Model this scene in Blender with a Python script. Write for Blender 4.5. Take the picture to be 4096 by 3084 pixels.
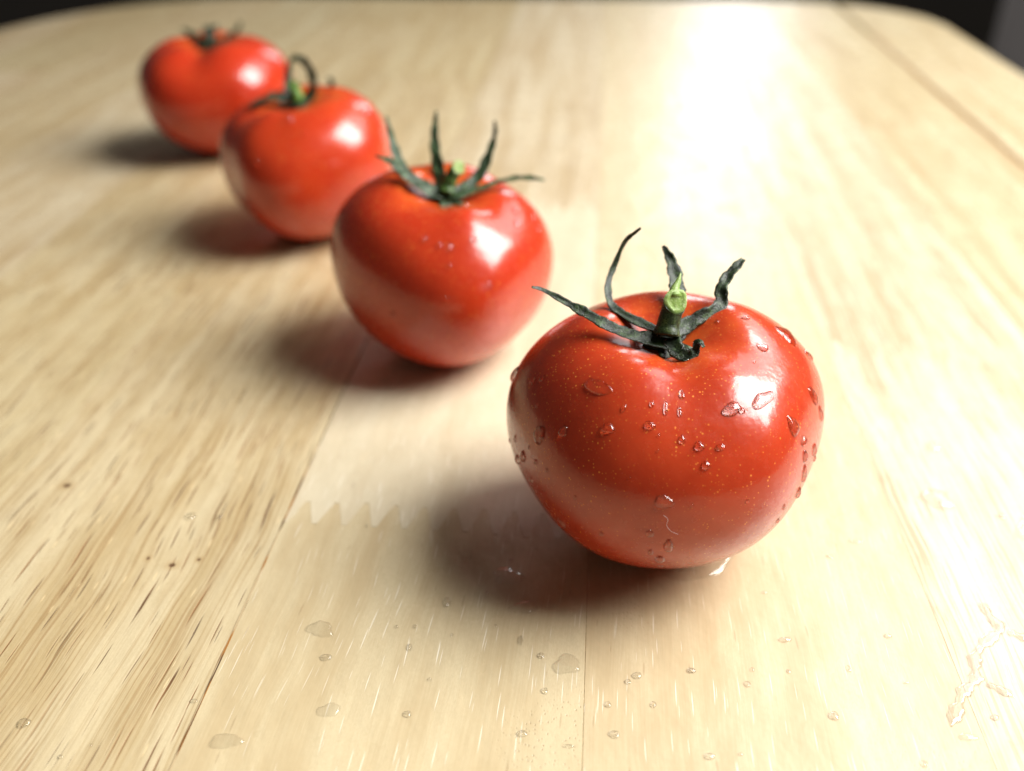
import bpy, bmesh, math, random
import numpy as np
from mathutils import Vector, Matrix, Euler

# ------------------------------------------------------------------ camera, world, lights
scene = bpy.context.scene
for o in list(bpy.data.objects):
    bpy.data.objects.remove(o)
COL = scene.collection
CAM_H = 0.15
cam_data = bpy.data.cameras.new('camera')
cam_data.sensor_width = 36.0
cam_data.lens = 36.0 * 950.0 / 1024.0
cam_data.clip_start = 0.01
cam_data.clip_end = 30.0
cam_data.dof.use_dof = True
cam_data.dof.focus_distance = 0.193
cam_data.dof.aperture_fstop = 7.0
cam_data.dof.aperture_blades = 7
cam = bpy.data.objects.new('camera', cam_data)
COL.objects.link(cam)
cam.location = (0, 0, CAM_H)
cam.rotation_euler = (math.radians(90 - 31.207), 0, 0)
scene.camera = cam

world = bpy.data.worlds.new('World')
scene.world = world
world.use_nodes = True
bg = world.node_tree.nodes['Background']
bg.inputs['Color'].default_value = (1.0, 0.93, 0.82, 1)
bg.inputs['Strength'].default_value = 0.05

def window_light(name, target, az, el, dist, sx, sy, power, color):
    d = bpy.data.lights.new(name, 'AREA')
    d.shape = 'RECTANGLE'; d.size = sx; d.size_y = sy
    d.energy = power; d.color = color
    o = bpy.data.objects.new(name, d); COL.objects.link(o)
    a, e = math.radians(az), math.radians(el)
    v = Vector((math.sin(a) * math.cos(e), math.cos(a) * math.cos(e), math.sin(e)))
    o.location = Vector(target) + v * dist
    o.rotation_euler = (-v).to_track_quat('-Z', 'Y').to_euler()
    return o
window_light('side_window', (0.0, 0.28, 0.02), 90, 46, 1.2, 0.78, 0.80, 37.0, (1.0, 0.985, 0.96))
window_light('corner_window', (0.08, 0.2, 0.0), 40, 41, 1.3, 0.60, 0.60, 3.4, (0.98, 0.985, 1.0))
window_light('far_window', (0.05, 0.35, 0.0), 13.0, 19, 3.0, 0.32, 1.0, 5.6, (0.97, 0.98, 1.0))

scene.view_settings.view_transform = 'Standard'
scene.view_settings.look = 'None'
scene.view_settings.exposure = 0.16
scene.view_settings.gamma = 1.0
scene.render.engine = 'CYCLES'
scene.cycles.use_denoising = True
scene.cycles.use_adaptive_sampling = True
scene.cycles.adaptive_threshold = 0.015
scene.cycles.max_bounces = 10
scene.cycles.transmission_bounces = 8
scene.cycles.sample_clamp_indirect = 60.0
scene.cycles.blur_glossy = 0.5

# ------------------------------------------------------------------ helpers
def tag(o, label=None, cat=None, group=None, kind=None):
    if label: o['label'] = label
    if cat: o['category'] = cat
    if group: o['group'] = group
    if kind: o['kind'] = kind
    return o

def empty(name, loc, rz=0.0):
    o = bpy.data.objects.new(name, None); COL.objects.link(o)
    o.empty_display_size = 0.01
    o.location = loc; o.rotation_euler = (0, 0, rz)
    return o

def mesh_obj(name, verts, faces, mat, parent=None, smooth=True, loc=None):
    me = bpy.data.meshes.new(name)
    me.from_pydata([tuple(map(float, v)) for v in verts], [], [tuple(f) for f in faces])
    me.update()
    if smooth:
        me.polygons.foreach_set('use_smooth', [True] * len(me.polygons))
    if mat: me.materials.append(mat)
    o = bpy.data.objects.new(name, me); COL.objects.link(o)
    if parent: o.parent = parent
    if loc: o.location = loc
    return o

class NT:
    """small node-tree writer"""
    def __init__(self, name):
        self.mat = bpy.data.materials.new(name); self.mat.use_nodes = True
        self.t = self.mat.node_tree; self.n = self.t.nodes; self.l = self.t.links
        self.bsdf = self.n['Principled BSDF']; self.out = self.n['Material Output']
    def node(self, ty, **kw):
        nd = self.n.new(ty)
        for k, v in kw.items(): setattr(nd, k, v)
        return nd
    def put(self, sock, v):
        if hasattr(v, 'is_linked') or isinstance(v, bpy.types.NodeSocket): self.l.new(v, sock)
        else:
            if isinstance(v, (tuple, list)) and sock.type == 'RGBA' and len(v) == 3: v = (*v, 1)
            sock.default_value = v
    def math(self, op, a, b=None, c=None, clamp=False):
        nd = self.node('ShaderNodeMath', operation=op, use_clamp=clamp)
        for i, v in enumerate((a, b, c)):
            if v is not None: self.put(nd.inputs[i], v)
        return nd.outputs[0]
    def vmath(self, op, a, b=None):
        nd = self.node('ShaderNodeVectorMath', operation=op)
        self.put(nd.inputs[0], a)
        if b is not None: self.put(nd.inputs[1], b)
        return nd.outputs[0]
    def sep(self, v):
        nd = self.node('ShaderNodeSeparateXYZ'); self.put(nd.inputs[0], v); return nd.outputs
    def comb(self, x, y, z=0.0):
        nd = self.node('ShaderNodeCombineXYZ')
        for i, v in enumerate((x, y, z)): self.put(nd.inputs[i], v)
        return nd.outputs[0]
    def noise(self, v, scale=1.0, detail=2.0, rough=0.5, dist=0.0):
        nd = self.node('ShaderNodeTexNoise'); self.put(nd.inputs['Vector'], v)
        nd.inputs['Scale'].default_value = scale; nd.inputs['Detail'].default_value = detail
        nd.inputs['Roughness'].default_value = rough; nd.inputs['Distortion'].default_value = dist
        return nd.outputs['Fac']
    def voro(self, v, scale=1.0, rnd=1.0, dim='3D'):
        nd = self.node('ShaderNodeTexVoronoi', voronoi_dimensions=dim); self.put(nd.inputs['Vector'], v)
        nd.inputs['Scale'].default_value = scale; nd.inputs['Randomness'].default_value = rnd
        return nd.outputs['Distance'], nd.outputs['Color']
    def ramp(self, v, lo, hi, a=0.0, b=1.0, smooth=True):
        nd = self.node('ShaderNodeMapRange', interpolation_type='SMOOTHSTEP' if smooth else 'LINEAR')
        self.put(nd.inputs['Value'], v)
        self.put(nd.inputs['From Min'], lo); self.put(nd.inputs['From Max'], hi)
        self.put(nd.inputs['To Min'], a); self.put(nd.inputs['To Max'], b)
        return nd.outputs[0]
    def mix(self, f, a, b, mode='MIX'):
        nd = self.node('ShaderNodeMix', data_type='RGBA', blend_type=mode)
        self.put(nd.inputs[0], f); self.put(nd.inputs[6], a); self.put(nd.inputs[7], b)
        return nd.outputs[2]
    def bump(self, h, strength, dist, normal=None):
        nd = self.node('ShaderNodeBump'); self.put(nd.inputs['Height'], h)
        nd.inputs['Strength'].default_value = strength; nd.inputs['Distance'].default_value = dist
        if normal is not None: self.put(nd.inputs['Normal'], normal)
        return nd.outputs[0]
    def set(self, **kw):
        for k, v in kw.items(): self.put(self.bsdf.inputs[k.replace('_', ' ')], v)

# ------------------------------------------------------------------ materials
KNOTS = [(-132.3, 186.7, 1.1, 1.0), (-93.2, 159.6, .9, .8), (-99.7, 161.4, .45, .6), (-87.7, 162.0, .5, .6)]   # small dark knots, millimetres on the table
def wood(name, light, dark, pore_glint_col, pore_dark, dark_amt):
    w = NT(name)
    tc = w.node('ShaderNodeTexCoord').outputs['Object']
    oi = w.node('ShaderNodeObjectInfo').outputs['Random']
    mm = w.vmath('SCALE', tc); w.n[-1].inputs['Scale'].default_value = 1000.0
    x, y, z = w.sep(mm)
    off = w.math('MULTIPLY', oi, 913.0)
    xo = w.math('ADD', x, off); yo = w.math('ADD', y, w.math('MULTIPLY', oi, 3571.0))
    warp = w.math('SUBTRACT', w.noise(w.comb(w.math('MULTIPLY', xo, .016), w.math('MULTIPLY', yo, .011)), 1, 3), .5)
    xw = w.math('ADD', xo, w.math('MULTIPLY', warp, 9.0))
    def st(sx, sy): return w.comb(w.math('MULTIPLY', xw, sx), w.math('MULTIPLY', yo, sy), z)
    bands = w.noise(st(.11, .0055), 1, 4, .55)
    fibre = w.noise(st(2.2, .06), 1, 3, .6)
    fine = w.noise(st(4.0, 1.1), 1, 3, .65)
    blot = w.noise(w.comb(w.math('MULTIPLY', xo, .09), w.math('MULTIPLY', yo, .05)), 1, 4, .6)
    g = w.math('ADD', w.math('MULTIPLY', bands, .70), w.math('ADD', w.math('MULTIPLY', fibre, .25), w.math('MULTIPLY', blot, .35)))
    col = w.mix(w.ramp(g, .50, .82), light, dark)
    tint = w.ramp(oi, 0, 1, .90, 1.06, False)
    col = w.mix(1.0, col, w.comb(tint, tint, w.math('MULTIPLY', tint, tint)), 'MULTIPLY')
    col = w.mix(w.ramp(fine, .38, .68, 0.0, .42), col, (light[0]*.8, light[1]*.77, light[2]*.7))
    height = w.math('MULTIPLY', fibre, .25)
    # pores and painted pore glints: short dashes along the grain
    def dashes(cx, cy, r0, r1, keep, seed):
        d, c = w.voro(w.comb(w.math('ADD', w.math('DIVIDE', xw, cx), seed), w.math('ADD', w.math('DIVIDE', yo, cy), seed * .37), 0.0), 1.0, 1.0, '2D')
        cr = w.sep(c)
        rad = w.ramp(cr[0], keep, 1.0, .35, 1.0, False)
        rr = w.math('MULTIPLY', rad, r1)
        m = w.ramp(d, w.math('MULTIPLY', rr, .45), w.math('ADD', rr, .004), 1.0, 0.0)
        return w.math('MULTIPLY', m, w.ramp(cr[0], keep, keep + .02))
    lightd = w.math('MAXIMUM', dashes(1.0, 34.0, .0, .12, .25, 3.1), dashes(1.9, 66.0, 0, .075, .35, 11.7))
    zone = w.ramp(w.noise(w.comb(w.math('MULTIPLY', xo, .03), w.math('MULTIPLY', yo, .008)), 1, 2), .36, .55)
    if pore_dark:
        dk = w.math('MAXIMUM', dashes(1.9, 56.0, 0, .20, .30, 5.3), dashes(1.2, 30.0, 0, .21, .40, 8.9))
        dk2 = dashes(5.0, 130.0, 0, .085, .2, 21.3)
        dk = w.math('MULTIPLY', w.math('MAXIMUM', dk, dk2), w.ramp(fibre, .25, .55, .35, 1.0))
        m = w.math('MULTIPLY', dk, w.math('MULTIPLY', w.math('ADD', w.math('MULTIPLY', zone, .5), .5), dark_amt))
        brown = w.mix(w.ramp(w.noise(st(.4, .03), 1, 2), .4, .62), (.26, .12, .042), (.075, .028, .010))
        col = w.mix(m, col, brown)
        lines = w.math('MULTIPLY', w.ramp(w.noise(st(1.5, .0070), 1, 4, .75), .48, .60), w.ramp(bands, .35, .6, .25, .75))
        col = w.mix(w.math('MULTIPLY', lines, .8), col, (.30, .175, .065))
        for kx, ky, ka, kb in KNOTS:
            kd = w.math('SQRT', w.math('ADD', w.math('POWER', w.math('DIVIDE', w.math('SUBTRACT', x, kx), ka), 2.0), w.math('POWER', w.math('DIVIDE', w.math('SUBTRACT', y, ky), kb), 2.0)))
            col = w.mix(w.ramp(kd, .5, 3.4, .45, 0), col, (.38, .24, .10))
            col = w.mix(w.ramp(kd, .6, 1.1, .9, 0), col, (.10, .045, .018))
        l2 = w.math('MULTIPLY', dashes(2.9, 22.0, 0, .10, .62, 31.7), .55)
        col = w.mix(l2, col, (.80, .63, .36))
        height = w.math('SUBTRACT', height, w.math('MULTIPLY', m, 1.3))
    else:
        m = w.math('MULTIPLY', lightd, w.math('ADD', w.math('MULTIPLY', zone, .36), .36))
        col = w.mix(m, col, pore_glint_col)  # pale dashes: specular glints on the pores, painted into the colour
        sd = w.math('MULTIPLY', dashes(3.1, 30.0, 0, .09, .74, 41.0), dark_amt)
        col = w.mix(sd, col, (.23, .12, .05))
        # small dark end-grain pits where the figure turns
        pd, pc = w.voro(w.comb(w.math('DIVIDE', xo, .85), w.math('DIVIDE', yo, 1.5)), 1.0, 1.0, '2D')
        pz = w.ramp(w.noise(w.comb(w.math('MULTIPLY', xo, .028), w.math('MULTIPLY', yo, .022)), 1, 1), .62, .80)
        pm = w.math('MULTIPLY', w.ramp(pd, .08, .22, 1, 0), w.math('MULTIPLY', pz, w.ramp(w.sep(pc)[0], .25, .8)))
        col = w.mix(w.math('MULTIPLY', pm, .6), col, (.30, .19, .09))
        height = w.math('SUBTRACT', w.math('SUBTRACT', height, w.math('MULTIPLY', m, .7)), w.math('MULTIPLY', pm, 1.2))
    # dents and sealed-lacquer unevenness
    dent = w.noise(w.comb(w.math('MULTIPLY', xo, .12), w.math('MULTIPLY', yo, .08)), 1, 3, .5)
    nrm = w.bump(w.math('ADD', w.math('MULTIPLY', dent, 7.0), height), .40, .00014)
    rough = w.ramp(w.math('ADD', blot, w.math('MULTIPLY', fibre, .4)), .4, 1.0, .34, .50, False)
    w.set(Base_Color=col, Roughness=rough, Normal=nrm, Coat_Weight=.55, Coat_Roughness=w.ramp(w.math('ADD', w.math('MULTIPLY', bands, .6), w.math('MULTIPLY', dent, .5)), .38, .72, .20, .42, False), Coat_Normal=nrm, Specular_IOR_Level=.45)
    return w.mat

def tomato_skin(name, deep, bright, orange, dotscale):
    w = NT(name)
    tc = w.node('ShaderNodeTexCoord').outputs['Object']
    mm = w.vmath('SCALE', tc); w.n[-1].inputs['Scale'].default_value = 1000.0
    big = w.noise(mm, .045, 3, .55)
    mid = w.noise(mm, .16, 3, .6)
    col = w.mix(w.ramp(w.math('ADD', w.math('MULTIPLY', big, .7), w.math('MULTIPLY', mid, .3)), .30, .70), deep, bright)
    # warmer, yellower flesh towards the stem end
    x, y, z = w.sep(mm)
    rad = w.math('SQRT', w.math('ADD', w.math('MULTIPLY', x, x), w.math('MULTIPLY', y, y)))
    crown = w.math('MULTIPLY', w.ramp(rad, 6, 21, 1, 0), w.ramp(z, 38, 47))
    col = w.mix(w.math('MULTIPLY', crown, w.ramp(mid, .35, .65, .15, .75)), col, orange)
    # lenticel speckles
    d1, c1 = w.voro(mm, dotscale, 1.0); r1 = w.sep(c1)
    d2, c2 = w.voro(w.vmath('ADD', mm, (17.3, 5.1, 9.7)), dotscale * .62, 1.0); r2 = w.sep(c2)
    s1 = w.math('MULTIPLY', w.ramp(d1, .10, .24, 1, 0), w.ramp(r1[0], .30, .7))
    s2 = w.math('MULTIPLY', w.ramp(d2, .10, .20, 1, 0), w.ramp(r2[0], .5, .8))
    dens = w.ramp(w.noise(mm, .07, 2), .36, .60, .25, 1.0)
    sp = w.math('MULTIPLY', w.math('MAXIMUM', s1, s2), dens)
    col = w.mix(w.math('MULTIPLY', sp, .85), col, (.86, .30, .055))
    fine = w.noise(mm, 2.6, 2)
    bmp = w.bump(w.math('ADD', w.math('MULTIPLY', mid, 1.0), w.math('ADD', w.math('MULTIPLY', fine, .03), w.math('MULTIPLY', sp, .05))), .25, .0006)
    rough = w.ramp(w.noise(mm, .5, 3), .3, .7, .20, .29, False)
    w.set(Base_Color=col, Roughness=rough, Normal=bmp, Specular_IOR_Level=.5, Subsurface_Weight=.22,
          Subsurface_Radius=(1.0, .18, .08), Subsurface_Scale=.0035, Coat_Weight=.35, Coat_Roughness=.10, Coat_Normal=bmp)
    return w.mat

def leaf_mat(name, dark, pale):
    w = NT(name)
    tc = w.node('ShaderNodeTexCoord').outputs['Object']
    mm = w.vmath('SCALE', tc); w.n[-1].inputs['Scale'].default_value = 1000.0
    a = w.noise(mm, .55, 4, .65); b = w.noise(mm, 3.0, 3, .6)
    col = w.mix(w.ramp(w.math('ADD', w.math('MULTIPLY', a, .6), w.math('MULTIPLY', b, .4)), .45, .72), dark, pale)
    bmp = w.bump(w.math('ADD', a, w.math('MULTIPLY', b, .6)), .6, .0004)
    w.set(Base_Color=col, Roughness=w.ramp(b, .35, .65, .22, .55, False), Normal=bmp, Specular_IOR_Level=.42,
          Sheen_Weight=.03, Sheen_Roughness=.4)
    return w.mat

def water_mat(name, refr):
    w = NT(name)
    w.n.remove(w.bsdf)
    fr = w.node('ShaderNodeFresnel'); geo = w.node('ShaderNodeNewGeometry')
    w.l.new(w.ramp(geo.outputs['Backfacing'], 0, 1, 1.55, .645, False), fr.inputs['IOR'])
    tr = w.node('ShaderNodeBsdfTransparent'); tr.inputs['Color'].default_value = (1, 1, 1, 1)
    rf = w.node('ShaderNodeBsdfRefraction'); rf.inputs['IOR'].default_value = 1.333; rf.inputs['Roughness'].default_value = 0.0
    gl = w.node('ShaderNodeBsdfGlossy'); gl.inputs['Roughness'].default_value = 0.03
    m1 = w.node('ShaderNodeMixShader'); m1.inputs[0].default_value = refr
    w.l.new(tr.outputs[0], m1.inputs[1]); w.l.new(rf.outputs[0], m1.inputs[2])
    m2 = w.node('ShaderNodeMixShader')
    w.l.new(fr.outputs[0], m2.inputs[0]); w.l.new(m1.outputs[0], m2.inputs[1]); w.l.new(gl.outputs[0], m2.inputs[2])
    w.l.new(m2.outputs[0], w.out.inputs['Surface'])
    return w.mat

def plain(name, col, rough=.6, scale=8.0, var=.25):
    w = NT(name)
    tc = w.node('ShaderNodeTexCoord').outputs['Object']
    n = w.noise(tc, scale, 4)
    w.set(Base_Color=w.mix(w.ramp(n, .3, .7), tuple(c * (1 - var) for c in col), tuple(c * (1 + var) for c in col)), Roughness=rough)
    return w.mat

WOOD_PALE = wood('pale_wood', (.635, .53, .34), (.52, .40, .23), (.92, .86, .71), False, .30)
WOOD_PINK = wood('pinkish_wood', (.715, .63, .475), (.61, .51, .355), (.90, .84, .70), False, .35)
WOOD_DARK = wood('streaked_wood', (.645, .535, .35), (.49, .365, .195), (.85, .70, .42), True, .95)
WOOD_MID = wood('softly_streaked_wood', (.66, .565, .39), (.49, .375, .21), (.85, .70, .42), True, .45)
SKIN = {1: tomato_skin('tomato_skin', (.40, .030, .009), (.50, .050, .013), (.60, .10, .016), 1.2),
        2: tomato_skin('tomato_skin_b', (.43, .028, .008), (.51, .042, .011), (.70, .15, .018), 1.0),
        3: tomato_skin('tomato_skin_c', (.45, .031, .009), (.54, .048, .012), (.74, .18, .022), 1.0),
        4: tomato_skin('tomato_skin_d', (.40, .024, .007), (.49, .036, .010), (.68, .14, .018), 1.0)}
LEAF = {1: leaf_mat('sepal_green', (.005, .011, .003), (.075, .135, .040)),
        2: leaf_mat('sepal_green_b', (.010, .026, .006), (.15, .25, .11)),
        3: leaf_mat('sepal_green_c', (.008, .016, .006), (.05, .085, .025)),
        4: leaf_mat('sepal_green_d', (.008, .016, .006), (.05, .085, .03))}
STEMM = {1: leaf_mat('stem_green', (.014, .026, .006), (.10, .15, .03)),
         2: leaf_mat('stem_green_b', (.02, .05, .010), (.16, .30, .06)),
         3: leaf_mat('stem_green_c', (.08, .17, .02), (.22, .42, .06)),
         4: leaf_mat('stem_green_d', (.010, .018, .006), (.03, .05, .015))}
CUT = leaf_mat('cut_stem', (.22, .34, .07), (.62, .70, .38))
WATER = water_mat('water', .85)
WATER_FLAT = water_mat('water_film', .44)
WATER_THIN = water_mat('water_sheet', .16)
LINTM = plain('lint', (.85, .82, .85), .7, 400, .05)

# ------------------------------------------------------------------ the setting
def quad_sheet(name, x0, x1, y0, y1, z, mat):
    o = mesh_obj(name, [(x0, y0, z), (x1, y0, z), (x1, y1, z), (x0, y1, z)], [(0, 1, 2, 3)], mat, smooth=False)
    return tag(o, kind='structure')
fl = quad_sheet('floor', -6, 6, -4, 8, -0.74, plain('dark_floor', (.040, .026, .017), .55, 3.0))
def box(name, x0, x1, y0, y1, z0, z1, mat, parent=None):
    v = [(x, y, z) for z in (z0, z1) for y in (y0, y1) for x in (x0, x1)]
    f = [(0, 2, 3, 1), (4, 5, 7, 6), (0, 1, 5, 4), (1, 3, 7, 5), (3, 2, 6, 7), (2, 0, 4, 6)]
    return mesh_obj(name, v, f, mat, parent, smooth=False)
tag(box('wall', 1.165, 1.9, 2.2, 2.4, -0.74, 2.2, plain('grey_paint', (.62, .58, .57), .7, 2.0, .08)), kind='structure')

# ------------------------------------------------------------------ table of finger-jointed staves
GRAIN = math.radians(5.0)
table = empty('table', (0, 0, 0), -GRAIN)
tag(table, 'pale varnished wooden tabletop of glued staves with rounded far corners, tomatoes standing on it', 'table')
def far_bound(a):
    if a > .171: return .835 + math.sqrt(max(0, .11**2 - (a - .171)**2))
    if a < -.28: return .72 + .21 * math.sqrt(max(0, 1 - ((-.28 - a) / .198)**2))
    return .93 + (a + .28) / .451 * .015
SEAMS = [-.4779, -.4300, -.3640, -.2920, -.2200, -.1470, -.0720, .0030, .0785, .1460, .2137, .2809]
JOINTS = [[.36], [.05, .62], [.44], [-.02, .58], [.30, .80], [.62], [.1815, .40], [.47], [.28, .80], [.06, .55], [.40]]
NEAR = -.36
GAP = .00006
TH = .026
def tooth_line(a0, a1, yj, rng, pitch=.0040, ln=.0090):
    n = max(6, int(round((a1 - a0) / pitch))); n += n % 2
    pts = []
    for i in range(n + 1):
        a = a0 + (a1 - a0) * i / n
        s = 1 if i % 2 else -1
        flat = .16 * (a1 - a0) / n
        yy = yj + s * ln / 2 + rng.uniform(-.0004, .0004)
        if i == 0: pts += [(a, yy), (a + flat, yy)]
        elif i == n: pts += [(a - flat, yy), (a, yy)]
        else: pts += [(a - flat, yy), (a + flat, yy)]
    return pts
def plank(poly, mat, dz):
    n = len(poly)
    area = sum(poly[i][0] * poly[(i + 1) % n][1] - poly[(i + 1) % n][0] * poly[i][1] for i in range(n))
    if area < 0: poly = poly[::-1]
    v = [(x, y, dz) for x, y in poly] + [(x, y, -TH) for x, y in poly]
    f = [tuple(range(n)), tuple(range(2 * n - 1, n - 1, -1))]
    f += [(i, n + i, n + (i + 1) % n, (i + 1) % n) for i in range(n)]
    return mesh_obj('plank', v, f, mat, table, smooth=False)
rng = random.Random(4)
for i in range(len(SEAMS) - 1):
    a0, a1 = SEAMS[i], SEAMS[i + 1]
    lo = (a0 + (GAP if i else 0)); hi = a1 - (GAP if i < len(SEAMS) - 2 else 0)
    if abs(a0 + .072) < 1e-6: lo += .00010
    if abs(a1 + .072) < 1e-6: hi -= .00026
    if abs(a1 - .2137) < 1e-6: hi -= .0042
    edges = [[(lo, NEAR), (hi, NEAR)]]
    for yj in JOINTS[i]: edges.append(tooth_line(lo, hi, yj, rng))
    edges.append([(lo + (hi - lo) * k / 12, far_bound(lo + (hi - lo) * k / 12)) for k in range(13)])
    for j in range(len(edges) - 1):
        bot = [(x, y + (.00005 if j else 0)) for x, y in edges[j]]
        top = [(x, y - (.00005 if j < len(edges) - 2 else 0)) for x, y in edges[j + 1]]
        if i in (0, 1, 2, 4, 5): mat = WOOD_DARK
        elif i == 6: mat = (WOOD_PALE, WOOD_PINK, WOOD_MID)[j]
        elif i == 7: mat = WOOD_PALE
        else: mat = WOOD_MID
        plank(bot + top[::-1], mat, rng.uniform(-.00004, .00004) - (.00003 if j else 0))

# old brown glue showing in the open left seam
def seam_strip(a, y0, y1, wd, z, mat=None):
    n = 60; v = []; f = []; rg = random.Random(3)
    for k in range(n + 1):
        y = y0 + (y1 - y0) * k / n; h = wd * (.75 + .5 * rg.random())
        v += [(a - h, y, z), (a + h, y, z)]
    f = [(2 * k, 2 * k + 1, 2 * k + 3, 2 * k + 2) for k in range(n)]
    return mesh_obj('glue_line', v, f, mat or GLUE, table, smooth=False)
_g = NT('brown_glue'); _p = _g.vmath('SCALE', _g.node('ShaderNodeTexCoord').outputs['Object']); _g.n[-1].inputs['Scale'].default_value = 1000.0
_gx, _gy, _gz = _g.sep(_p)
_gn = _g.noise(_g.comb(_gx, _g.math('MULTIPLY', _gy, .09)), 1, 3)
_gm = _g.noise(_g.comb(_gx, _g.math('MULTIPLY', _gy, .05), 7.0), 1, 2)
_g.set(Base_Color=_g.mix(_g.ramp(_gm, .46, .56), _g.mix(_g.ramp(_gn, .44, .58), (.035, .012, .006), (.34, .15, .035)), (.50, .38, .22)), Roughness=.4)
GLUE = _g.mat
seam_strip(-.0720, -.2, .21, .00021, .00009)
TAN = plain('tan_glue', (.36, .235, .11), .45, 900, .35)
seam_strip(.0030, -.2, .172, .00009, -.00009, TAN)
seam_strip(.0785, -.2, .30, .00009, -.00009, TAN)
seam_strip(.2116, -.2, .80, .0019, -.0003, plain('brown_heartwood', (.24, .135, .055), .5, 300, .3))


# ------------------------------------------------------------------ tomato surface
def tom_local(P, u, phi):
    s = np.sin(u); c = np.cos(u); e = P['e']
    r = P['R'] * np.abs(s)**e
    z = np.where(c > 0, P['ct'], P['cb']) * np.sign(c) * np.abs(c)**e
    q = np.clip(-c, 0, 1); r = r * (1 - P['tap'] * q**1.5)
    L = 0
    for n, (a, p) in enumerate(P['lob'], 2): L = L + a * np.cos(n * phi - p)
    r = r * (1 + L * (.25 + .75 * s * s))
    gp, ga, gw = P['fg']
    dphi = np.angle(np.exp(1j * (phi - gp)))
    g = ga * np.exp(-(dphi / gw)**2) * np.exp(-((u - .55) / .55)**2)
    r = r * (1 - g)
    up = np.clip(c, 0, 1); rr = r / P['R']
    z = z - P['dd'] * np.exp(-(rr / P['dw'])**2) * np.minimum(1, up * 3)
    z = z + P['gr'] * (L / 0.03) * np.exp(-((rr - .45) / .25)**2) * np.minimum(1, up * 2)
    z = z - g * P['R'] * .9
    return np.stack([r * np.cos(phi), r * np.sin(phi), z], -1)
def tom_point(P, u, phi):
    """point on the skin in the tomato's own frame (origin on the table under it)"""
    ax, ay = P['tx'], P['ty']
    Rx = np.array([[1, 0, 0], [0, np.cos(ax), -np.sin(ax)], [0, np.sin(ax), np.cos(ax)]])
    Ry = np.array([[np.cos(ay), 0, np.sin(ay)], [0, 1, 0], [-np.sin(ay), 0, np.cos(ay)]])
    return tom_local(P, np.asarray(u, float), np.asarray(phi, float)) @ (Rx @ Ry).T + np.array([0, 0, P['zo']])

def fruit_mesh(P, nu, nv, mat, parent):
    us = np.linspace(0, math.pi, nu + 1)[1:-1]
    ph = np.linspace(0, 2 * math.pi, nv, endpoint=False)
    U, V = np.meshgrid(us, ph, indexing='ij')
    Q = tom_point(P, U, V).reshape(-1, 3)
    top = tom_point(P, np.array([1e-4]), np.array([0.]))[0]; bot = tom_point(P, np.array([math.pi - 1e-4]), np.array([0.]))[0]
    verts = [*Q, top, bot]; n = len(us); T = n * nv; faces = []
    for i in range(n - 1):
        for j in range(nv):
            k = (j + 1) % nv
            faces.append((i * nv + j, (i + 1) * nv + j, (i + 1) * nv + k, i * nv + k))
    for j in range(nv):
        k = (j + 1) % nv
        faces.append((T, j, k)); faces.append((T + 1, (n - 1) * nv + k, (n - 1) * nv + j))
    return mesh_obj('fruit', verts, faces, mat, parent)

def catmull(pts, n):
    P = [np.array(p, float) for p in pts]
    P = [2 * P[0] - P[1]] + P + [2 * P[-1] - P[-2]]
    out = []
    segs = len(P) - 3
    for k in range(n + 1):
        t = k / n * segs; i = min(int(t), segs - 1); f = t - i
        a, b, c, d = P[i:i + 4]
        out.append(.5 * ((2 * b) + (-a + c) * f + (2 * a - 5 * b + 4 * c - d) * f * f + (-a + 3 * b - 3 * c + d) * f**3))
    return np.array(out)

def unit(v): return v / max(1e-12, np.linalg.norm(v))

def sepal(pts, widths, nref, mat, parent, seed, n=44):
    rg = random.Random(seed)
    C = catmull([np.array(p) / 1000 for p in pts], n)
    Wd = np.interp(np.linspace(0, 1, n + 1), np.linspace(0, 1, len(widths)), widths) / 1000
    M = 7; verts = []; faces = []
    nr = unit(np.array(nref, float)); ph1, ph2, ph3 = (rg.uniform(0, 6.28) for _ in range(3))
    for k in range(n + 1):
        t = unit(C[min(k + 1, n)] - C[max(k - 1, 0)])
        tw = .35 * math.sin(k / n * 5 + ph1) * (k / n)
        nn = unit(nr - t * np.dot(nr, t)); sd = unit(np.cross(t, nn))
        nn, sd = nn * math.cos(tw) + sd * math.sin(tw), sd * math.cos(tw) - nn * math.sin(tw)
        s = k / n
        wob = 1 + .10 * math.sin(k * .9 + ph2) + .07 * math.sin(k * 2.1 + ph3)
        hw = Wd[k] * .5 * wob
        th = min(.00032, hw * .55) * (1 - .4 * s) + .00006
        fold = .28 * hw
        for side in (1, -1):
            for m in range(M):
                q = -1 + 2 * m / (M - 1)
                curl = fold * (abs(q)**1.4) + .10 * hw * math.sin(k * .7 + q * 2 + ph1)
                e = math.sqrt(max(0, 1 - q * q))
                mid = .00010 * math.exp(-(q / .18)**2)
                o = C[k] + sd * (q * hw) + nn * (curl + side * th * (.25 + .75 * e) * .5 + (-mid if side < 0 else 0))
                verts.append(o)
    S = 2 * M
    for k in range(n):
        a, b = k * S, (k + 1) * S
        for m in range(M - 1):
            faces.append((a + m, a + m + 1, b + m + 1, b + m))
            faces.append((a + M + m + 1, a + M + m, b + M + m, b + M + m + 1))
        faces.append((a, b, b + M, a + M))
        faces.append((a + M - 1, a + 2 * M - 1, b + 2 * M - 1, b + M - 1))
    faces.append(tuple(list(range(M)) + list(range(2 * M - 1, M - 1, -1)))[::-1])
    z = n * S
    faces.append(tuple([z + m for m in range(M)] + [z + M + m for m in range(M - 1, -1, -1)]))
    return mesh_obj('sepal', verts, faces, mat, parent)

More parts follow.
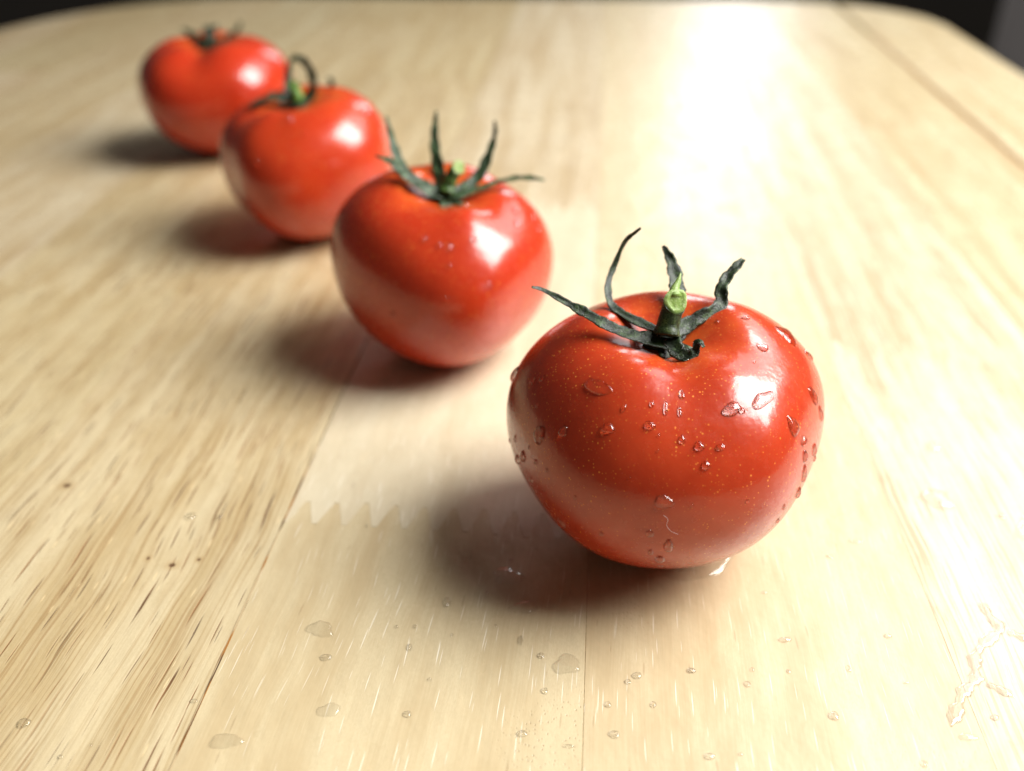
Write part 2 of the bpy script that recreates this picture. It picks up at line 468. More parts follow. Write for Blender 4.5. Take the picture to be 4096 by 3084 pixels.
def tube(name, pts, radii, mat, parent, n=24, seg=18, rough=.05, seed=0, cap=True, endn=None):
    C = catmull(pts, n); Rr = np.interp(np.linspace(0, 1, n + 1), np.linspace(0, 1, len(radii)), radii)
    verts = []; faces = []
    ref = np.array([.3, .2, 1.]); rg = random.Random(seed); ph = [rg.uniform(0, 6.28) for _ in range(4)]
    for k in range(n + 1):
        t = unit(C[min(k + 1, n)] - C[max(k - 1, 0)])
        if endn is not None:
            f = (k / n)**6; t = unit(t * (1 - f) + unit(np.array(endn, float)) * f)
        a = unit(np.cross(np.array([1., .1, 0]), t)); b = np.cross(t, a)
        for j in range(seg):
            w = 2 * math.pi * j / seg
            r = Rr[k] * (1 + rough * (math.sin(3 * w + ph[0]) + .6 * math.sin(5 * w + ph[1] + k * .15)) + rough * .4 * math.sin(k * .8 + ph[2]))
            verts.append(C[k] + (a * math.cos(w) + b * math.sin(w)) * r)
    for k in range(n):
        for j in range(seg):
            i = (j + 1) % seg
            faces.append((k * seg + j, k * seg + i, (k + 1) * seg + i, (k + 1) * seg + j))
    if cap:
        faces.append(tuple(range(seg - 1, -1, -1))); faces.append(tuple(n * seg + j for j in range(seg)))
    return mesh_obj(name, verts, faces, mat, parent), verts[-seg:], C[-1]

def calyx_hub(P, mat, parent, seed, rmax):
    """ragged green disc lying in the hollow, where the sepals join"""
    rg = random.Random(seed); nv, nr = 40, 8
    ph = [rg.uniform(0, 6.28) for _ in range(3)]
    verts = []; faces = []
    for layer in (1, 0):
        for i in range(nr + 1):
            for j in range(nv):
                w = 2 * math.pi * j / nv
                lim = rmax * (1 + .30 * math.cos(5 * w + ph[0]) + .1 * math.cos(8 * w + ph[1]))
                r = lim * (i + .02) / nr
                u = min(1.2, (r / P['R'])**(1 / P['e']))
                p = tom_point(P, np.array([u]), np.array([w]))[0]
                h = (.0013 * (1 - (i / nr)**2) + .00035 + .00012 * math.sin(w * 9 + i)) if layer else -.0003
                verts.append(p + np.array([0, 0, h]))
    N = (nr + 1) * nv
    for i in range(nr):
        for j in range(nv):
            k = (j + 1) % nv
            faces.append((i * nv + j, (i + 1) * nv + j, (i + 1) * nv + k, i * nv + k))
            faces.append((N + i * nv + k, N + (i + 1) * nv + k, N + (i + 1) * nv + j, N + i * nv + j))
    for j in range(nv):
        k = (j + 1) % nv
        faces.append((nr * nv + j, N + nr * nv + j, N + nr * nv + k, nr * nv + k))
    faces.append(tuple(range(nv))[::1])
    return mesh_obj('calyx', verts, faces, mat, parent)

def skin_drop(P, u0, p0, a, b, parent, seed, hmax=None):
    rg = random.Random(seed)
    a /= 1000; b /= 1000
    S0 = tom_point(P, np.array([u0, u0 + .01, u0]), np.array([p0, p0, p0 + .01]))
    su = np.linalg.norm(S0[1] - S0[0]) / .01; sp = np.linalg.norm(S0[2] - S0[0]) / .01
    size = min(a, b); H = hmax if hmax else size * (.66 if size < .0012 else .42 if size < .002 else .24)
    seg, nr = 28, 8
    k = max(0., min(1., (size * 1000 - .6) / 2)); am = (.05 + .16 * k)
    ph = [rg.uniform(0, 6.28) for _ in range(3)]
    U, V, HH = [], [], []
    for i in range(nr + 1):
        q = i / nr
        for j in range(seg):
            w = 2 * math.pi * j / seg
            o = 1 + am * (math.sin(2 * w + ph[0]) * .6 + math.sin(3 * w + ph[1]) * .5 + math.sin(5 * w + ph[2]) * .3)
            r = q * o
            dx = math.cos(w) * r * a * (1 + .18 * math.sin(w)); dy = math.sin(w) * r * b
            U.append(u0 + dy / su); V.append(p0 + dx / sp)
            HH.append(H * (1 - q**2)**.62 * (1 + .30 * math.sin(w) * q) - (.00004 if i == nr else 0))
    U = np.array(U); V = np.array(V); e = 1e-3
    S = tom_point(P, U, V); Su = tom_point(P, U + e, V) - S; Sv = tom_point(P, U, V + e) - S
    N = np.cross(Su, Sv); N /= np.linalg.norm(N, axis=1)[:, None]
    verts = S + N * np.array(HH)[:, None]
    faces = []
    for i in range(nr):
        for j in range(seg):
            kk = (j + 1) % seg
            if i == 0: faces.append((j, seg + j, seg + kk)) if False else None
            faces.append((i * seg + j, (i + 1) * seg + j, (i + 1) * seg + kk, i * seg + kk))
    faces = [f for f in faces if f]
    verts = list(verts); c = np.mean(verts[:seg], axis=0)
    verts = verts[seg:] + [c]; m = len(verts) - 1
    faces = [tuple(v - seg for v in f) for f in faces if min(f) >= seg] + [(m, j, (j + 1) % seg) for j in range(seg)]
    faces = [f[::-1] for f in faces]
    return mesh_obj('water_drop', verts, faces, WATER, parent)

def pool(name, x, y, a, b, h, seed, rot=0.0, am=None, flat=.55):
    """water lying on the table: a low dome with a rounded rim"""
    rg = random.Random(seed); seg, nr = 40, 9
    ph = [rg.uniform(0, 6.28) for _ in range(4)]
    if am is None: am = .05 + .16 * max(0, min(1, (min(a, b) - .0006) / .002))
    verts = []; faces = []
    for i in range(1, nr + 1):
        q = (i / nr)**.8
        for j in range(seg):
            w = 2 * math.pi * j / seg
            o = 1 + am * (math.sin(2 * w + ph[0]) * .7 + math.sin(3 * w + ph[1]) * .6 + math.sin(5 * w + ph[2]) * .35 + math.sin(8 * w + ph[3]) * .15)
            dx, dy = math.cos(w) * q * o * a, math.sin(w) * q * o * b
            verts.append((dx * math.cos(rot) - dy * math.sin(rot), dx * math.sin(rot) + dy * math.cos(rot),
                          (h * (1 - q**(2 / flat * .55))**.5 if q < 1 else 0) if i < nr else -.0001))
    verts.append((0, 0, h)); m = len(verts) - 1
    for i in range(nr - 1):
        for j in range(seg):
            k = (j + 1) % seg
            faces.append((i * seg + j, (i + 1) * seg + j, (i + 1) * seg + k, i * seg + k))
    faces += [(m, j, (j + 1) % seg) for j in range(seg)]
    return mesh_obj(name, verts, faces, WATER_FLAT if max(a, b) < .0017 else WATER_THIN, None, loc=(x, y, 0.00002))

def ridge(name, path, wd, ht, seed):
    """a drawn-out thread of water: a low half-round bead along a curved path (mm)"""
    C = catmull([(x / 1000, y / 1000, 0) for x, y in path], 14 * (len(path) - 1)); n = len(C) - 1
    rg = random.Random(seed); ph = rg.uniform(0, 6.28); M = 9; v = []; f = []
    o = C[0].copy()
    for k in range(n + 1):
        t = unit(C[min(k + 1, n)] - C[max(k - 1, 0)]); sd = np.array([t[1], -t[0], 0])
        e = min(1, k / 6, (n - k) / 6)**.5 if 0 < k < n else .05
        w = wd * e * (1 + .35 * math.sin(k * .33 + ph) + .15 * math.sin(k * .9)) / 1000
        for m in range(M):
            a = math.pi * m / (M - 1)
            v.append(C[k] - o + sd * w * math.cos(a) + np.array([0, 0, ht / 1000 * e * math.sin(a) - .00004]))
    for k in range(n):
        for m in range(M - 1):
            f.append((k * M + m, (k + 1) * M + m, (k + 1) * M + m + 1, k * M + m + 1))
    return mesh_obj(name, v, f, WATER_FLAT, None, loc=tuple(o + np.array([0, 0, .00002])))

# ------------------------------------------------------------------ measured shapes (millimetres, each tomato's own frame)
SEPALS={
 1:[
  ([[-0.57, -4.8, 53.27], [-5.77, -3.74, 54.45], [-10.51, -2.94, 55.37], [-15.23, -1.39, 56.98], [-19.43, 1.26, 58.45], [-22.74, 3.16, 59.65], [-27.59, 4.54, 61.93], [-30.27, 4.0, 62.98]],[2.9, 2.8, 2.4, 2.3, 2.0, 1.3, 0.8, 0.45],(0.12, -0.45, 0.88)),
  ([[-4.4, -1.75, 55.42], [-6.38, 1.54, 55.05], [-9.6, 5.79, 55.06], [-11.96, 9.84, 55.24], [-13.0, 11.98, 56.85], [-12.67, 15.71, 59.14], [-11.28, 18.48, 61.79], [-9.09, 20.2, 66.56], [-6.92, 20.32, 68.69], [-5.66, 19.97, 70.04]],[3, 3, 2.4, 1.8, 1.5, 1.3, 1.15, 0.9, 0.7, 0.4],(0.45, -0.55, 0.7)),
  ([[0.36, 2.42, 54.58], [1.53, 7.91, 55.93], [2.13, 11.14, 57.4], [2.22, 14.79, 59.56], [1.8, 18.61, 62.01], [0.68, 21.0, 64.02], [-0.1, 21.6, 65.01]],[2.4, 3, 3.3, 3.1, 2.2, 1.2, 0.6],(0.25, -0.9, 0.3)),
  ([[-0.8, -2.12, 54.8], [2.44, 0.52, 55.31], [5.79, 2.42, 56.51], [9.11, 3.85, 57.41], [11.09, 5.86, 58.32], [11.31, 8.29, 60.41], [12.53, 10.36, 61.89], [14.62, 12.43, 63.39], [16.86, 14.46, 64.8]],[2.6, 2.8, 2.4, 2.4, 2.5, 2.2, 2.0, 1.8, 1.1],(-0.35, -0.85, 0.4)),
  ([[-0.97, -3.5, 54.46], [-0.27, -5.8, 53.55], [0.5, -7.35, 52.93], [2.48, -8.17, 52.98], [3.66, -7.53, 53.97], [3.96, -6.95, 55.52], [4.56, -7.39, 55.76], [5.09, -8.19, 55.01]],[3, 3.0, 2.6, 2.0, 1.6, 1.1, 0.9, 0.6],(-0.2, -0.5, 0.85)),
 ],
 2:[
  ([[1.34, -3.24, 52.82], [-1.78, -3.92, 53.62], [-5.4, -3.85, 55.67], [-9.11, -2.41, 58.05], [-11.76, -1.18, 60.09], [-13.88, -0.21, 61.67], [-16.27, 0.4, 62.69], [-18.79, 0.82, 63.37]],[3, 3.2, 3.3, 3.0, 2.4, 1.7, 1.1, 0.4],(0.35, -0.5, 0.8)),
  ([[0.2, -2.0, 52.93], [-4.14, -0.43, 54.33], [-8.94, 0.9, 57.19], [-11.94, 5.23, 59.08], [-13.41, 7.89, 61.54], [-14.76, 11.13, 64.96], [-15.85, 14.11, 67.94], [-16.75, 16.81, 70.48]],[2.5, 2.5, 2.4, 2.6, 2.3, 1.6, 1.1, 0.4],(0.5, -0.75, 0.4)),
  ([[1.2, -0.62, 53.28], [0.51, 2.28, 54.21], [-0.39, 7.02, 56.24], [-1.64, 11.82, 60.3], [-2.22, 16.65, 64.43], [-2.08, 19.81, 67.71], [-1.8, 21.68, 70.8]],[3, 3.6, 3.2, 2.5, 1.9, 1.3, 0.6],(-0.35, -0.85, 0.35)),
  ([[2.88, -2.0, 52.93], [5.5, -0.69, 53.16], [9.45, 2.42, 54.44], [12.39, 5.08, 56.9], [14.27, 8.31, 60.3], [15.75, 11.56, 63.73], [16.49, 13.4, 66.77], [16.3, 15.1, 69.58]],[2.6, 2.7, 2.6, 2.7, 2.4, 1.7, 1.3, 0.7],(-0.4, -0.8, 0.45)),
  ([[2.14, -3.38, 52.59], [6.15, -3.24, 52.82], [11.98, -1.38, 53.96], [17.33, 0.56, 55.23], [22.7, 1.16, 56.22], [26.72, 0.27, 56.69], [30.97, -0.96, 56.59]],[2.6, 2.2, 1.9, 1.8, 1.7, 1.4, 0.5],(0, -0.35, 0.93)),
 ],
 3:[
  ([[-1.56, -0.37, 53.85], [-5.09, -1.23, 54.36], [-9.47, -1.64, 55.61], [-13.82, -3.25, 54.88], [-16.43, -5.01, 53.92], [-18.16, -6.76, 52.96]],[3, 3, 3, 2.4, 2.6, 1.5],(0, -0.4, 0.9)),
  ([[-1.27, -0.67, 53.35], [1.2, 1.65, 53.33], [3.32, 4.18, 55.56], [3.99, 7.32, 58.82], [2.82, 9.75, 62.83], [0.4, 10.69, 66.32], [-2.3, 10.26, 67.54], [-4.34, 9.66, 66.54], [-4.98, 6.97, 64.03], [-5.27, 4.56, 60.05]],[3, 3.2, 3.0, 2.6, 2.4, 2, 1.7, 1.5, 1.3, 0.9],(-0.5, -0.7, 0.5)),
  ([[-1.27, -0.67, 53.35], [3.32, 3.27, 54.06], [7.01, 6.05, 54.8], [9.76, 7.98, 56.06], [10.46, 10.38, 58.08], [8.79, 12.63, 59.86]],[2.6, 2.6, 2.2, 1.9, 1.6, 0.8],(-0.5, -0.6, 0.6)),
  ([[-1.33, -1.38, 54.11], [-0.31, -4.15, 53.41], [0.6, -6.4, 52.58]],[3, 2.6, 0.8],(0, -0.6, 0.8)),
  ([[-2.36, 0.34, 53.09], [-5.16, 3.57, 54.56], [-6.27, 7.01, 58.32], [-6.39, 10.47, 62.09], [-5.62, 12.6, 65.61]],[2.5, 2.4, 2, 1.5, 0.7],(0.3, -0.8, 0.4)),
 ],
 4:[
  ([[-0.26, -0.41, 52.16], [-4.57, 2.24, 52.68], [-8.58, 4.81, 54.99], [-11.86, 7.0, 56.68], [-15.16, 8.82, 57.75]],[3, 3, 2.6, 2, 0.8],(0.4, -0.6, 0.6)),
  ([[0.48, -0.22, 52.48], [4.68, 3.48, 52.79], [9.24, 6.9, 54.59], [12.65, 9.87, 57.55], [13.1, 12.84, 60.53]],[3, 3, 2.4, 1.8, 0.8],(-0.4, -0.7, 0.5)),
  ([[0.48, -0.22, 52.48], [-0.45, 6.01, 52.64], [-0.95, 10.41, 54.61], [-1.71, 18.27, 55.97], [-0.82, 21.54, 57.52]],[3, 3, 2.4, 1.8, 0.8],(0, -0.8, 0.5)),
  ([[0.06, -1.45, 52.38], [-0.75, -3.53, 52.8], [-1.95, -7.41, 52.2]],[3, 2.6, 1.2],(0, -0.6, 0.8)),
  ([[0.48, -0.41, 52.16], [9.47, -3.52, 53.14], [14.98, 4.05, 53.73], [17.65, 6.24, 55.42]],[2.6, 2.4, 1.8, 0.8],(-0.3, -0.5, 0.8)),
 ],
}
STEMS={
 1:([[-1.8, -3.13, 55.07], [-1.56, -2.26, 56.5], [-1.12, -1.33, 58.42], [-0.59, -0.7, 60.24], [-0.06, -0.62, 61.91]],[3.0, 2.5, 2.3, 2.35, 2.65],(0.28, -0.85, 0.45),[[-0.31, 1.27, 63.49], [0.57, 2.62, 64.95], [1.11, 3.67, 66.29]]),
 2:([[2.14, -2.96, 53.28], [2.56, -2.05, 55.17], [3.66, -1.39, 57.42], [4.9, -0.96, 59.47], [5.87, -1.16, 60.49]],[2.6, 2.0, 1.9, 1.9, 2.0],(0.45, -0.75, 0.45),None),
 3:([[-1.27, -0.67, 53.35], [-1.51, -0.48, 55.6], [-2.2, 0.21, 57.7], [-2.84, 0.9, 59.8]],[2.4, 2.2, 2.1, 2.0],(-0.2, -0.5, 0.8),None),
 4:([[-0.26, -0.41, 52.16], [0.06, -0.51, 53.94], [0.22, 0.11, 55.91], [0.09, 1.66, 59.44]],[2.6, 2.4, 2.5, 2.4],(0, -0.4, 0.9),None),
}
DROPS={1:[(0.808, 0.153, 4.43, 2.85), (1.184, 3.644, 1.98, 2.0), (1.035, 3.842, 1.05, 1.32), (0.8, 4.452, 1.12, 0.99), (0.667, 4.569, 0.5, 1.76), (0.558, 4.739, 0.6, 1.32), (0.691, 4.694, 0.46, 1.24), (0.722, 4.219, 0.46, 0.95), (0.652, 4.443, 0.5, 0.85), (0.886, 4.694, 0.72, 0.92), (0.972, 4.955, 1.16, 0.67), (0.941, 4.811, 1.02, 1.02), (1.074, 4.838, 0.91, 0.9), (1.09, 5.583, 1.69, 2.38), (1.262, 5.646, 1.09, 1.05), (1.387, 5.637, 0.94, 1.61), (1.528, 5.628, 0.87, 2.35), (1.489, 5.834, 0.85, 1.73), (1.645, 5.574, 0.91, 1.69), (1.614, 5.377, 0.5, 0.81), (1.731, 5.359, 0.56, 0.75), (1.34, 6.05, 0.75, 2.34), (1.137, 6.014, 1.5, 2.61), (1.066, 0.126, 0.75, 2.02), (0.581, 6.041, 1.07, 1.45), (0.777, 5.215, 0.72, 0.87), (1.317, 4.578, 1.9, 1.47), (1.567, 4.506, 0.87, 0.96), (1.669, 4.614, 1.04, 2.01), (1.747, 4.515, 0.58, 1.09), (1.841, 4.569, 1.06, 1.32), (2.005, 4.578, 0.53, 0.76), (1.747, 3.923, 1.1, 1.67), (1.59, 3.626, 0.76, 0.68), (1.426, 4.057, 0.39, 0.57), (1.637, 4.228, 0.53, 0.67), (1.457, 3.348, 0.54, 1.03), (1.598, 3.195, 0.41, 0.68), (1.489, 3.501, 1.02, 1.61), (1.598, 3.393, 1.06, 1.29), (1.395, 3.68, 0.67, 0.59), (1.371, 3.806, 0.5, 0.51), (1.356, 3.572, 0.35, 0.47), (0.972, 3.258, 0.74, 0.98), (0.894, 3.33, 0.55, 0.94), (1.043, 3.483, 0.37, 0.94), (1.223, 2.899, 1.15, 2.37), (0.863, 4.524, 0.27, 0.42), (0.964, 4.524, 0.27, 0.36), (0.206, 5.116, 0.55, 0.59), (0.174, 3.222, 2.48, 0.58), (0.745, 5.143, 2.21, 1.43), (0.792, 5.448, 3.45, 1.42), (0.652, 3.896, 3.47, 1.68), (0.878, 4.156, 1.43, 1.15), (1.598, 5.888, 0.55, 0.97), (1.16, 4.371, 0.27, 0.32), (1.395, 5.071, 0.35, 0.43), (1.348, 4.739, 0.36, 0.35), (0.292, 0.233, 0.77, 0.44), (0.472, 0.171, 0.63, 1.08), (0.565, 5.763, 0.54, 0.28)],
 2:[(0.738, 4.497, 0.88, 0.93), (0.777, 4.676, 0.75, 0.92), (0.785, 4.793, 0.8, 1.61), (0.714, 5.071, 0.9, 1.23), (1.168, 5.143, 0.91, 0.9), (0.62, 6.041, 1.65, 1.16), (0.722, 5.861, 1.92, 1.3), (0.831, 6.193, 1.64, 1.01), (0.949, 6.131, 1.6, 0.85), (0.964, 4.793, 0.64, 0.66), (0.166, 5.79, 1.41, 0.82), (0.041, 3.42, 1.66, 0.73), (1.59, 4.326, 0.87, 0.94), (1.285, 4.784, 0.55, 0.56)],
 3:[(0.542, 4.784, 1.67, 2.04), (0.925, 6.113, 4.47, 1.65), (1.129, 4.398, 1.32, 1.09), (0.839, 4.991, 0.82, 0.92)],
 4:[]}
TOM={
 1:dict(R=0.035,ct=0.02813,cb=0.03052,e=0.93702,tap=0.14973,dd=0.007,dw=0.33,gr=0.0006,tx=0.08,ty=-0.06042,x=0.03447,y=0.18014,fg=[-1.5, 0.05, 0.5],lob=[(0.0215, 0.819), (0.028, 1.404), (0.0064, 0.212), (0.0195, 1.437)],zo=0.03056),
 2:dict(R=0.03394,ct=0.02682,cb=0.03045,e=0.89315,tap=0.03526,dd=0.007,dw=0.33,gr=0.0006,tx=0.12445,ty=0.11496,x=-0.02145,y=0.2722,fg=[-1.6, 0.03, 0.4],lob=[(0.028, 4.152), (0.0279, 2.326), (0.028, 6.18), (0.0163, 0.539)],zo=0.03079),
 3:dict(R=0.03442,ct=0.02814,cb=0.02955,e=0.84182,tap=0.18342,dd=0.007,dw=0.33,gr=0.0006,tx=0.05042,ty=-0.12538,x=-0.08111,y=0.37107,fg=[-1.7, 0.05, 0.35],lob=[(0.028, 3.499), (0.0182, 1.643), (0.0271, 5.535), (0.0274, 3.085)],zo=0.02976),
 4:dict(R=0.03769,ct=0.02706,cb=0.03016,e=0.85119,tap=0.27145,dd=0.007,dw=0.33,gr=0.0006,tx=0.02,ty=-0.02645,x=-0.14757,y=0.4823,fg=[-1.65, 0.09, 0.4],lob=[(0.0154, 4.523), (0.0096, 5.844), (0.0095, 5.425), (0.0278, 2.363)],zo=0.03017),
}
LINT=[[-5.01, -34.9, 32.49], [-4.05, -35.08, 31.6], [-4.15, -35.11, 30.05], [-3.12, -35.15, 28.61], [-1.77, -35.13, 27.89]]
TDROPS=[(-14.4, 154.9, 1.0, 1.54), (-5.6, 157.2, 0.61, 1.14), (2.6, 153.3, 3.38, 1.94), (1.8, 143.7, 0.57, 1.4), (-3.5, 147.9, 0.35, 0.48), (-24.8, 147.6, 0.47, 0.53), (-20.9, 147.6, 0.43, 0.58), (-21.5, 141.7, 0.66, 0.95), (-20.3, 124.5, 0.88, 0.75), (1.9, 120.0, 1.03, 0.83), (-16.6, 133.1, 0.47, 0.47), (19.4, 119.8, 1.11, 0.93), (18.8, 126.8, 0.71, 0.75), (27.7, 126.8, 0.64, 0.79), (25.3, 134.1, 1.01, 0.94), (23.3, 132.5, 0.64, 0.69), (36.7, 135.3, 0.74, 0.62), (11.3, 137.0, 3.15, 2.41), (6.0, 139.4, 0.75, 0.84), (6.5, 130.2, 0.72, 0.79), (10.5, 117.2, 1.19, 0.4), (-35.6, 181.0, 0.44, 0.69), (-0.2, 168.5, 0.55, 0.69), (5.6, 172.5, 0.43, 0.45), (-1.0, 163.3, 3.72, 2.7), (-12.8, 145.2, 0.35, 0.47), (108.2, 191.8, 4.17, 3.76), (121.4, 184.8, 0.96, 0.9), (82.3, 175.4, 1.85, 0.91), (74.5, 169.9, 0.81, 0.67), (56.6, 158.0, 0.73, 0.43), (36.5, 135.4, 0.98, 0.71), (49.0, 135.7, 0.47, 0.56), (56.3, 135.2, 0.43, 0.56), (47.2, 131.9, 0.7, 0.79), (62.3, 124.1, 1.12, 1.03), (93.3, 123.7, 0.84, 0.68), (86.3, 119.2, 2.01, 0.87), (42.4, 115.4, 0.39, 0.34), (36.6, 114.9, 1.07, 0.71), (75.7, 113.3, 0.64, 0.82), (79.8, 144.9, 0.82, 0.72), (79.2, 132.3, 0.7, 0.35), (68.7, 135.9, 0.47, 1.02), (57.7, 143.8, 1.43, 0.71), (-40.9, 146.9, 2.8, 2.41), (-35.6, 125.5, 2.32, 1.71), (-53.9, 118.3, 2.91, 1.87), (-62.6, 127.7, 0.84, 0.52), (-83.6, 114.8, 0.53, 0.46), (-78.9, 117.5, 0.27, 0.27), (-93.7, 122.4, 1.37, 1.11), (-79.9, 184.9, 1.48, 1.39), (-72.4, 184.4, 0.71, 0.92), (-38.5, 138.9, 1.23, 0.97)]

# ------------------------------------------------------------------ the four tomatoes
LABELS = {
    1: 'nearest and sharpest red tomato, beaded with water drops, pale green cut stem end',
    2: 'second red tomato from the front, five long green sepals spread upward like a star',
    3: 'third red tomato from the front, bright green stem under a looped curling sepal',
    4: 'farthest red tomato at the back of the row, most blurred, short dark stem'}
for n in (1, 2, 3, 4):
    P = TOM[n]
    t = empty('tomato', (P['x'], P['y'], 0))
    tag(t, LABELS[n], 'tomato', 'red tomatoes in a diagonal row')
    res = {1: (150, 220), 2: (110, 160), 3: (90, 140), 4: (90, 140)}[n]
    fruit_mesh(P, res[0], res[1], SKIN[n], t)
    hub = calyx_hub(P, LEAF[n], t, 10 + n, .0042)
    for i, (pts, ws, nr) in enumerate(SEPALS[n]):
        sepal(pts, [w * {1: 1.22, 2: 1.35, 3: 1.6, 4: 1.5}[n] for w in ws], nr, LEAF[n], hub, 100 * n + i)
    pts, rad, nrm, spur = STEMS[n]
    st, rim, c = tube('stem', [np.array(p) / 1000 for p in pts], [r / 1000 for r in rad], STEMM[n], t, seed=n, endn=nrm)
    # pale cut face, slightly dished, with a raised rim
    nn = unit(np.array(nrm, float)); cv = []; cf = []; seg = len(rim); rings = 6
    for i in range(rings):
        q = 1.04 - i / rings
        hh = {0: -.00010, 1: .00032, 2: .00026, 3: .00008, 4: .00014, 5: .00020}[i]
        cv += [c + (r - c) * q + nn * hh for r in rim]
    cv.append(c + nn * .00012)
    for i in range(rings - 1):
        for j in range(seg):
            k = (j + 1) % seg
            cf.append((i * seg + j, i * seg + k, (i + 1) * seg + k, (i + 1) * seg + j))
    cf += [((rings - 1) * seg + j, (rings - 1) * seg + (j + 1) % seg, len(cv) - 1) for j in range(seg)]
    if n != 4: mesh_obj('cut_end', cv, cf, CUT if n != 3 else STEMM[3], st)
    if spur:
        sp = [np.array(p) / 1000 for p in spur]
        tube('spur', [c + (rim[0] - c) * .0 + (sp[0] - c) * .35, *sp], [.0014, .0011, .0006, .00015], CUT, st, n=14, seg=10, seed=5)
    for i, (u, p, a, b) in enumerate(DROPS[n]):
        skin_drop(P, u, p, min(a, 3.6), min(b, 3.6), t, 500 * n + i)
    if n == 1:
        lint_o, _, _ = tube('lint_fibre', [np.array(p) / 1000 for p in LINT], [.000022] * 5, LINTM, None, n=30, seg=6, rough=0)
        lint_o.location = t.location
        tag(lint_o, 'thin white curled lint fibre stuck low on the front tomato', 'fibre')
        # fine hairs on the front tomato's calyx
        hv, hf = [], []; rg = random.Random(7)
        for pts, ws, nr in SEPALS[1]:
            C = catmull([np.array(p) / 1000 for p in pts], 60); m0 = 60 if len(pts) else 0
            for q in range(46):
                k = rg.randrange(0, 42); w = np.interp(k / 60, np.linspace(0, 1, len(ws)), ws) / 2000
                tt = unit(C[min(k + 1, 60)] - C[max(k - 1, 0)]); nn = unit(np.array(nr, float) - tt * np.dot(nr, tt)); sd = np.cross(tt, nn)
                s = rg.choice((-1, 1)) * rg.uniform(.75, 1.02)
                b0 = C[k] + sd * s * w + nn * .28 * w
                d = unit(nn * rg.uniform(.4, 1) + sd * s * rg.uniform(0, .9) + tt * rg.uniform(-.4, .4)) * rg.uniform(.0004, .0010)
                r = .000022; i0 = len(hv)
                hv += [b0 + sd * r, b0 - sd * r * .5 + tt * r, b0 - sd * r * .5 - tt * r, b0 + d]
                hf += [(i0, i0 + 1, i0 + 3), (i0 + 1, i0 + 2, i0 + 3), (i0 + 2, i0, i0 + 3)]
        h = mesh_obj('fine_hair', hv, hf, LINTM, hub); tag(h, kind='stuff')

# ------------------------------------------------------------------ water on the table
big = {2: ('wide shallow water drop on the pitted wood in front of the front tomato\'s shadow', 'water drop'),
       17: ('broad water smear touching the middle plank seam below the front tomato', 'water puddle'),
       24: ('dark-rimmed water puddle inside the front tomato\'s shadow', 'water puddle'),
       26: ('large oval water drop right of the front tomato, beyond the right plank seam', 'water drop'),
       45: ('flat water drop left of the pitted wood, level with the finger joint\'s left end', 'water drop'),
       46: ('round clear water drop on the pale plank near the bottom, right of the dark-streaked wood', 'water drop'),
       47: ('faint wide water drop beside the open dark seam at the bottom left', 'water drop'),
       37: ('stretched white-glinting water drop straddling the right plank seam at the bottom', 'water drop'),
       51: ('clear water drop on dark-streaked wood at the left edge of the picture', 'water drop'),
       52: ('soft blurred water drop on the dark-streaked wood at left, half way up', 'water drop')}
def zone_of(x, y):
    ac = x * math.cos(GRAIN) - y * math.sin(GRAIN)
    return 0 if ac < -72 else 1 if ac < 3 else 2 if ac < 78.5 else 3
def across(x, y): return x / (y * math.cos(math.radians(31.207)) + 150 * math.sin(math.radians(31.207)))
small = [[i for i in sorted(range(len(TDROPS)), key=lambda k: across(*TDROPS[k][:2])) if i not in big and zone_of(*TDROPS[i][:2]) == z] for z in range(4)]
ORD = ('first second third fourth fifth sixth seventh eighth ninth tenth eleventh twelfth thirteenth fourteenth fifteenth sixteenth '
       'seventeenth eighteenth nineteenth twentieth twenty-first twenty-second twenty-third twenty-fourth').split()
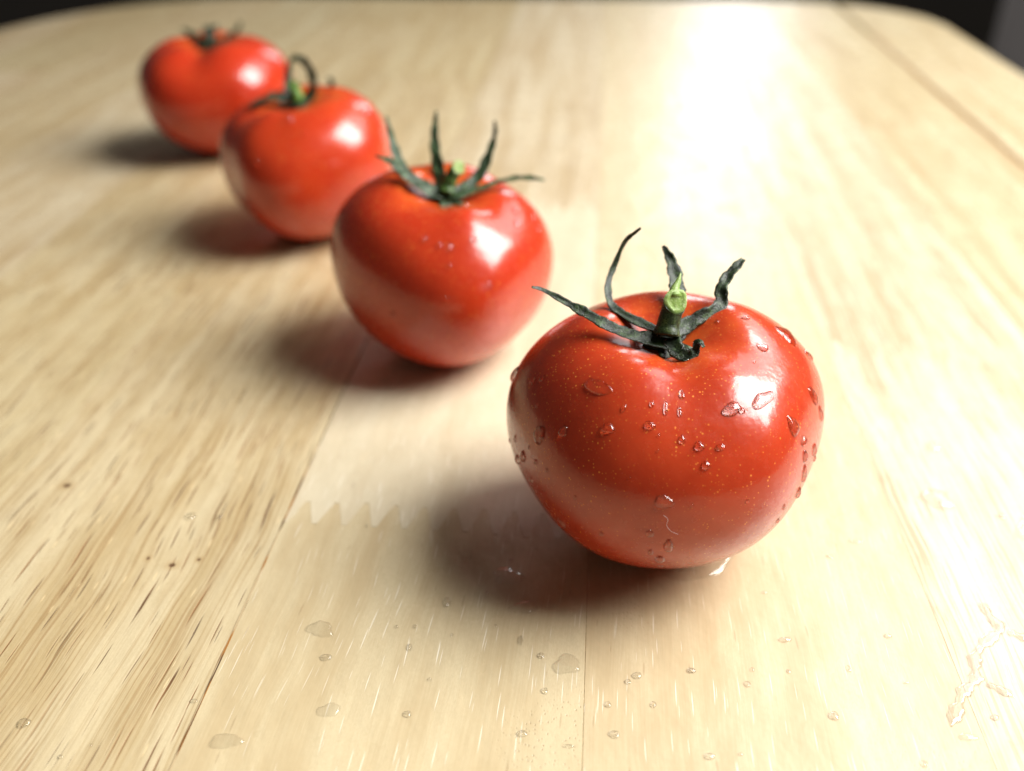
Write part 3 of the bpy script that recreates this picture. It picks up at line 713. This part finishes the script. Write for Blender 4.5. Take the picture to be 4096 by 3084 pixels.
for i, (x, y, a, b) in enumerate(TDROPS):
    x, y, a, b = (v / 1000 for v in (x, y, a, b))
    s = min(a, b); h = s * (.66 if s < .0008 else .52 if s < .0013 else .34)
    nm = 'water_puddle' if i in big and big[i][1] == 'water puddle' else 'water_drop'
    o = pool(nm, x, y, a, b, h, 900 + i)
    if i in big: tag(o, big[i][0], big[i][1])
    else:
        z = zone_of(x * 1000, y * 1000)
        where = ['on the dark-streaked wood', 'on the plank left of the middle seam', 'on the plank between middle and right seams', 'right of the right seam'][z]
        tag(o, 'tiny water droplet, %s from left of those %s' % (ORD[small[z].index(i)], where), 'water drop',
            ['droplets on the streaked planks', 'droplets on the middle plank', 'droplets on the plank under the front tomato', 'droplets beyond the right-hand seam'][z])
o = pool('water_puddle', .0425, .1700, .0105, .0072, .0011, 77, rot=.35, am=.10, flat=.4)
tag(o, 'glinting water puddle under the right front of the front tomato', 'water puddle')
o = ridge('water_smear', [(103.9, 155.0), (104.0, 150.3), (104.6, 146.9), (100.3, 143.6), (96.1, 139.3), (94.4, 135.2), (93.3, 132.7), (90.0, 130.2), (87.3, 126.4), (83.8, 121.4)], 1.15, .55, 1)
tag(o, 'long winding thread of spilled water at the lower right, crossing the right plank seam', 'water smear')
o = ridge('water_smear', [(105.9, 146.6), (107.2, 145.3), (109.0, 144.2), (112.5, 142.5)], 1.0, .5, 2)
tag(o, 'upper short branch of the spilled water running off the right edge', 'water smear')
o = ridge('water_smear', [(95.0, 132.0), (97.0, 130.9), (99.3, 128.6)], .9, .45, 3)
tag(o, 'lower short branch of the spilled water near the bottom right corner', 'water smear')
o = pool('water_puddle', .1300, .1800, .0070, .0060, .0007, 80, rot=.2, am=.2, flat=.4)
tag(o, 'bright water smear at the right edge, right of the large oval drop', 'water puddle')
for k, (x, y, a, b) in enumerate([(.078, .262, .0035, .0045), (.052, .268, .003, .004), (.116, .215, .002, .0025)]):
    o = pool('water_drop', x, y, a, b, .0009, 300 + k)
    tag(o, ['blurred glinting water drop behind the front tomato, right of its dark sepal', 'blurred water drop directly behind the front tomato\'s stem', 'small blurred water drop right of the front tomato, near the right edge'][k], 'water drop')
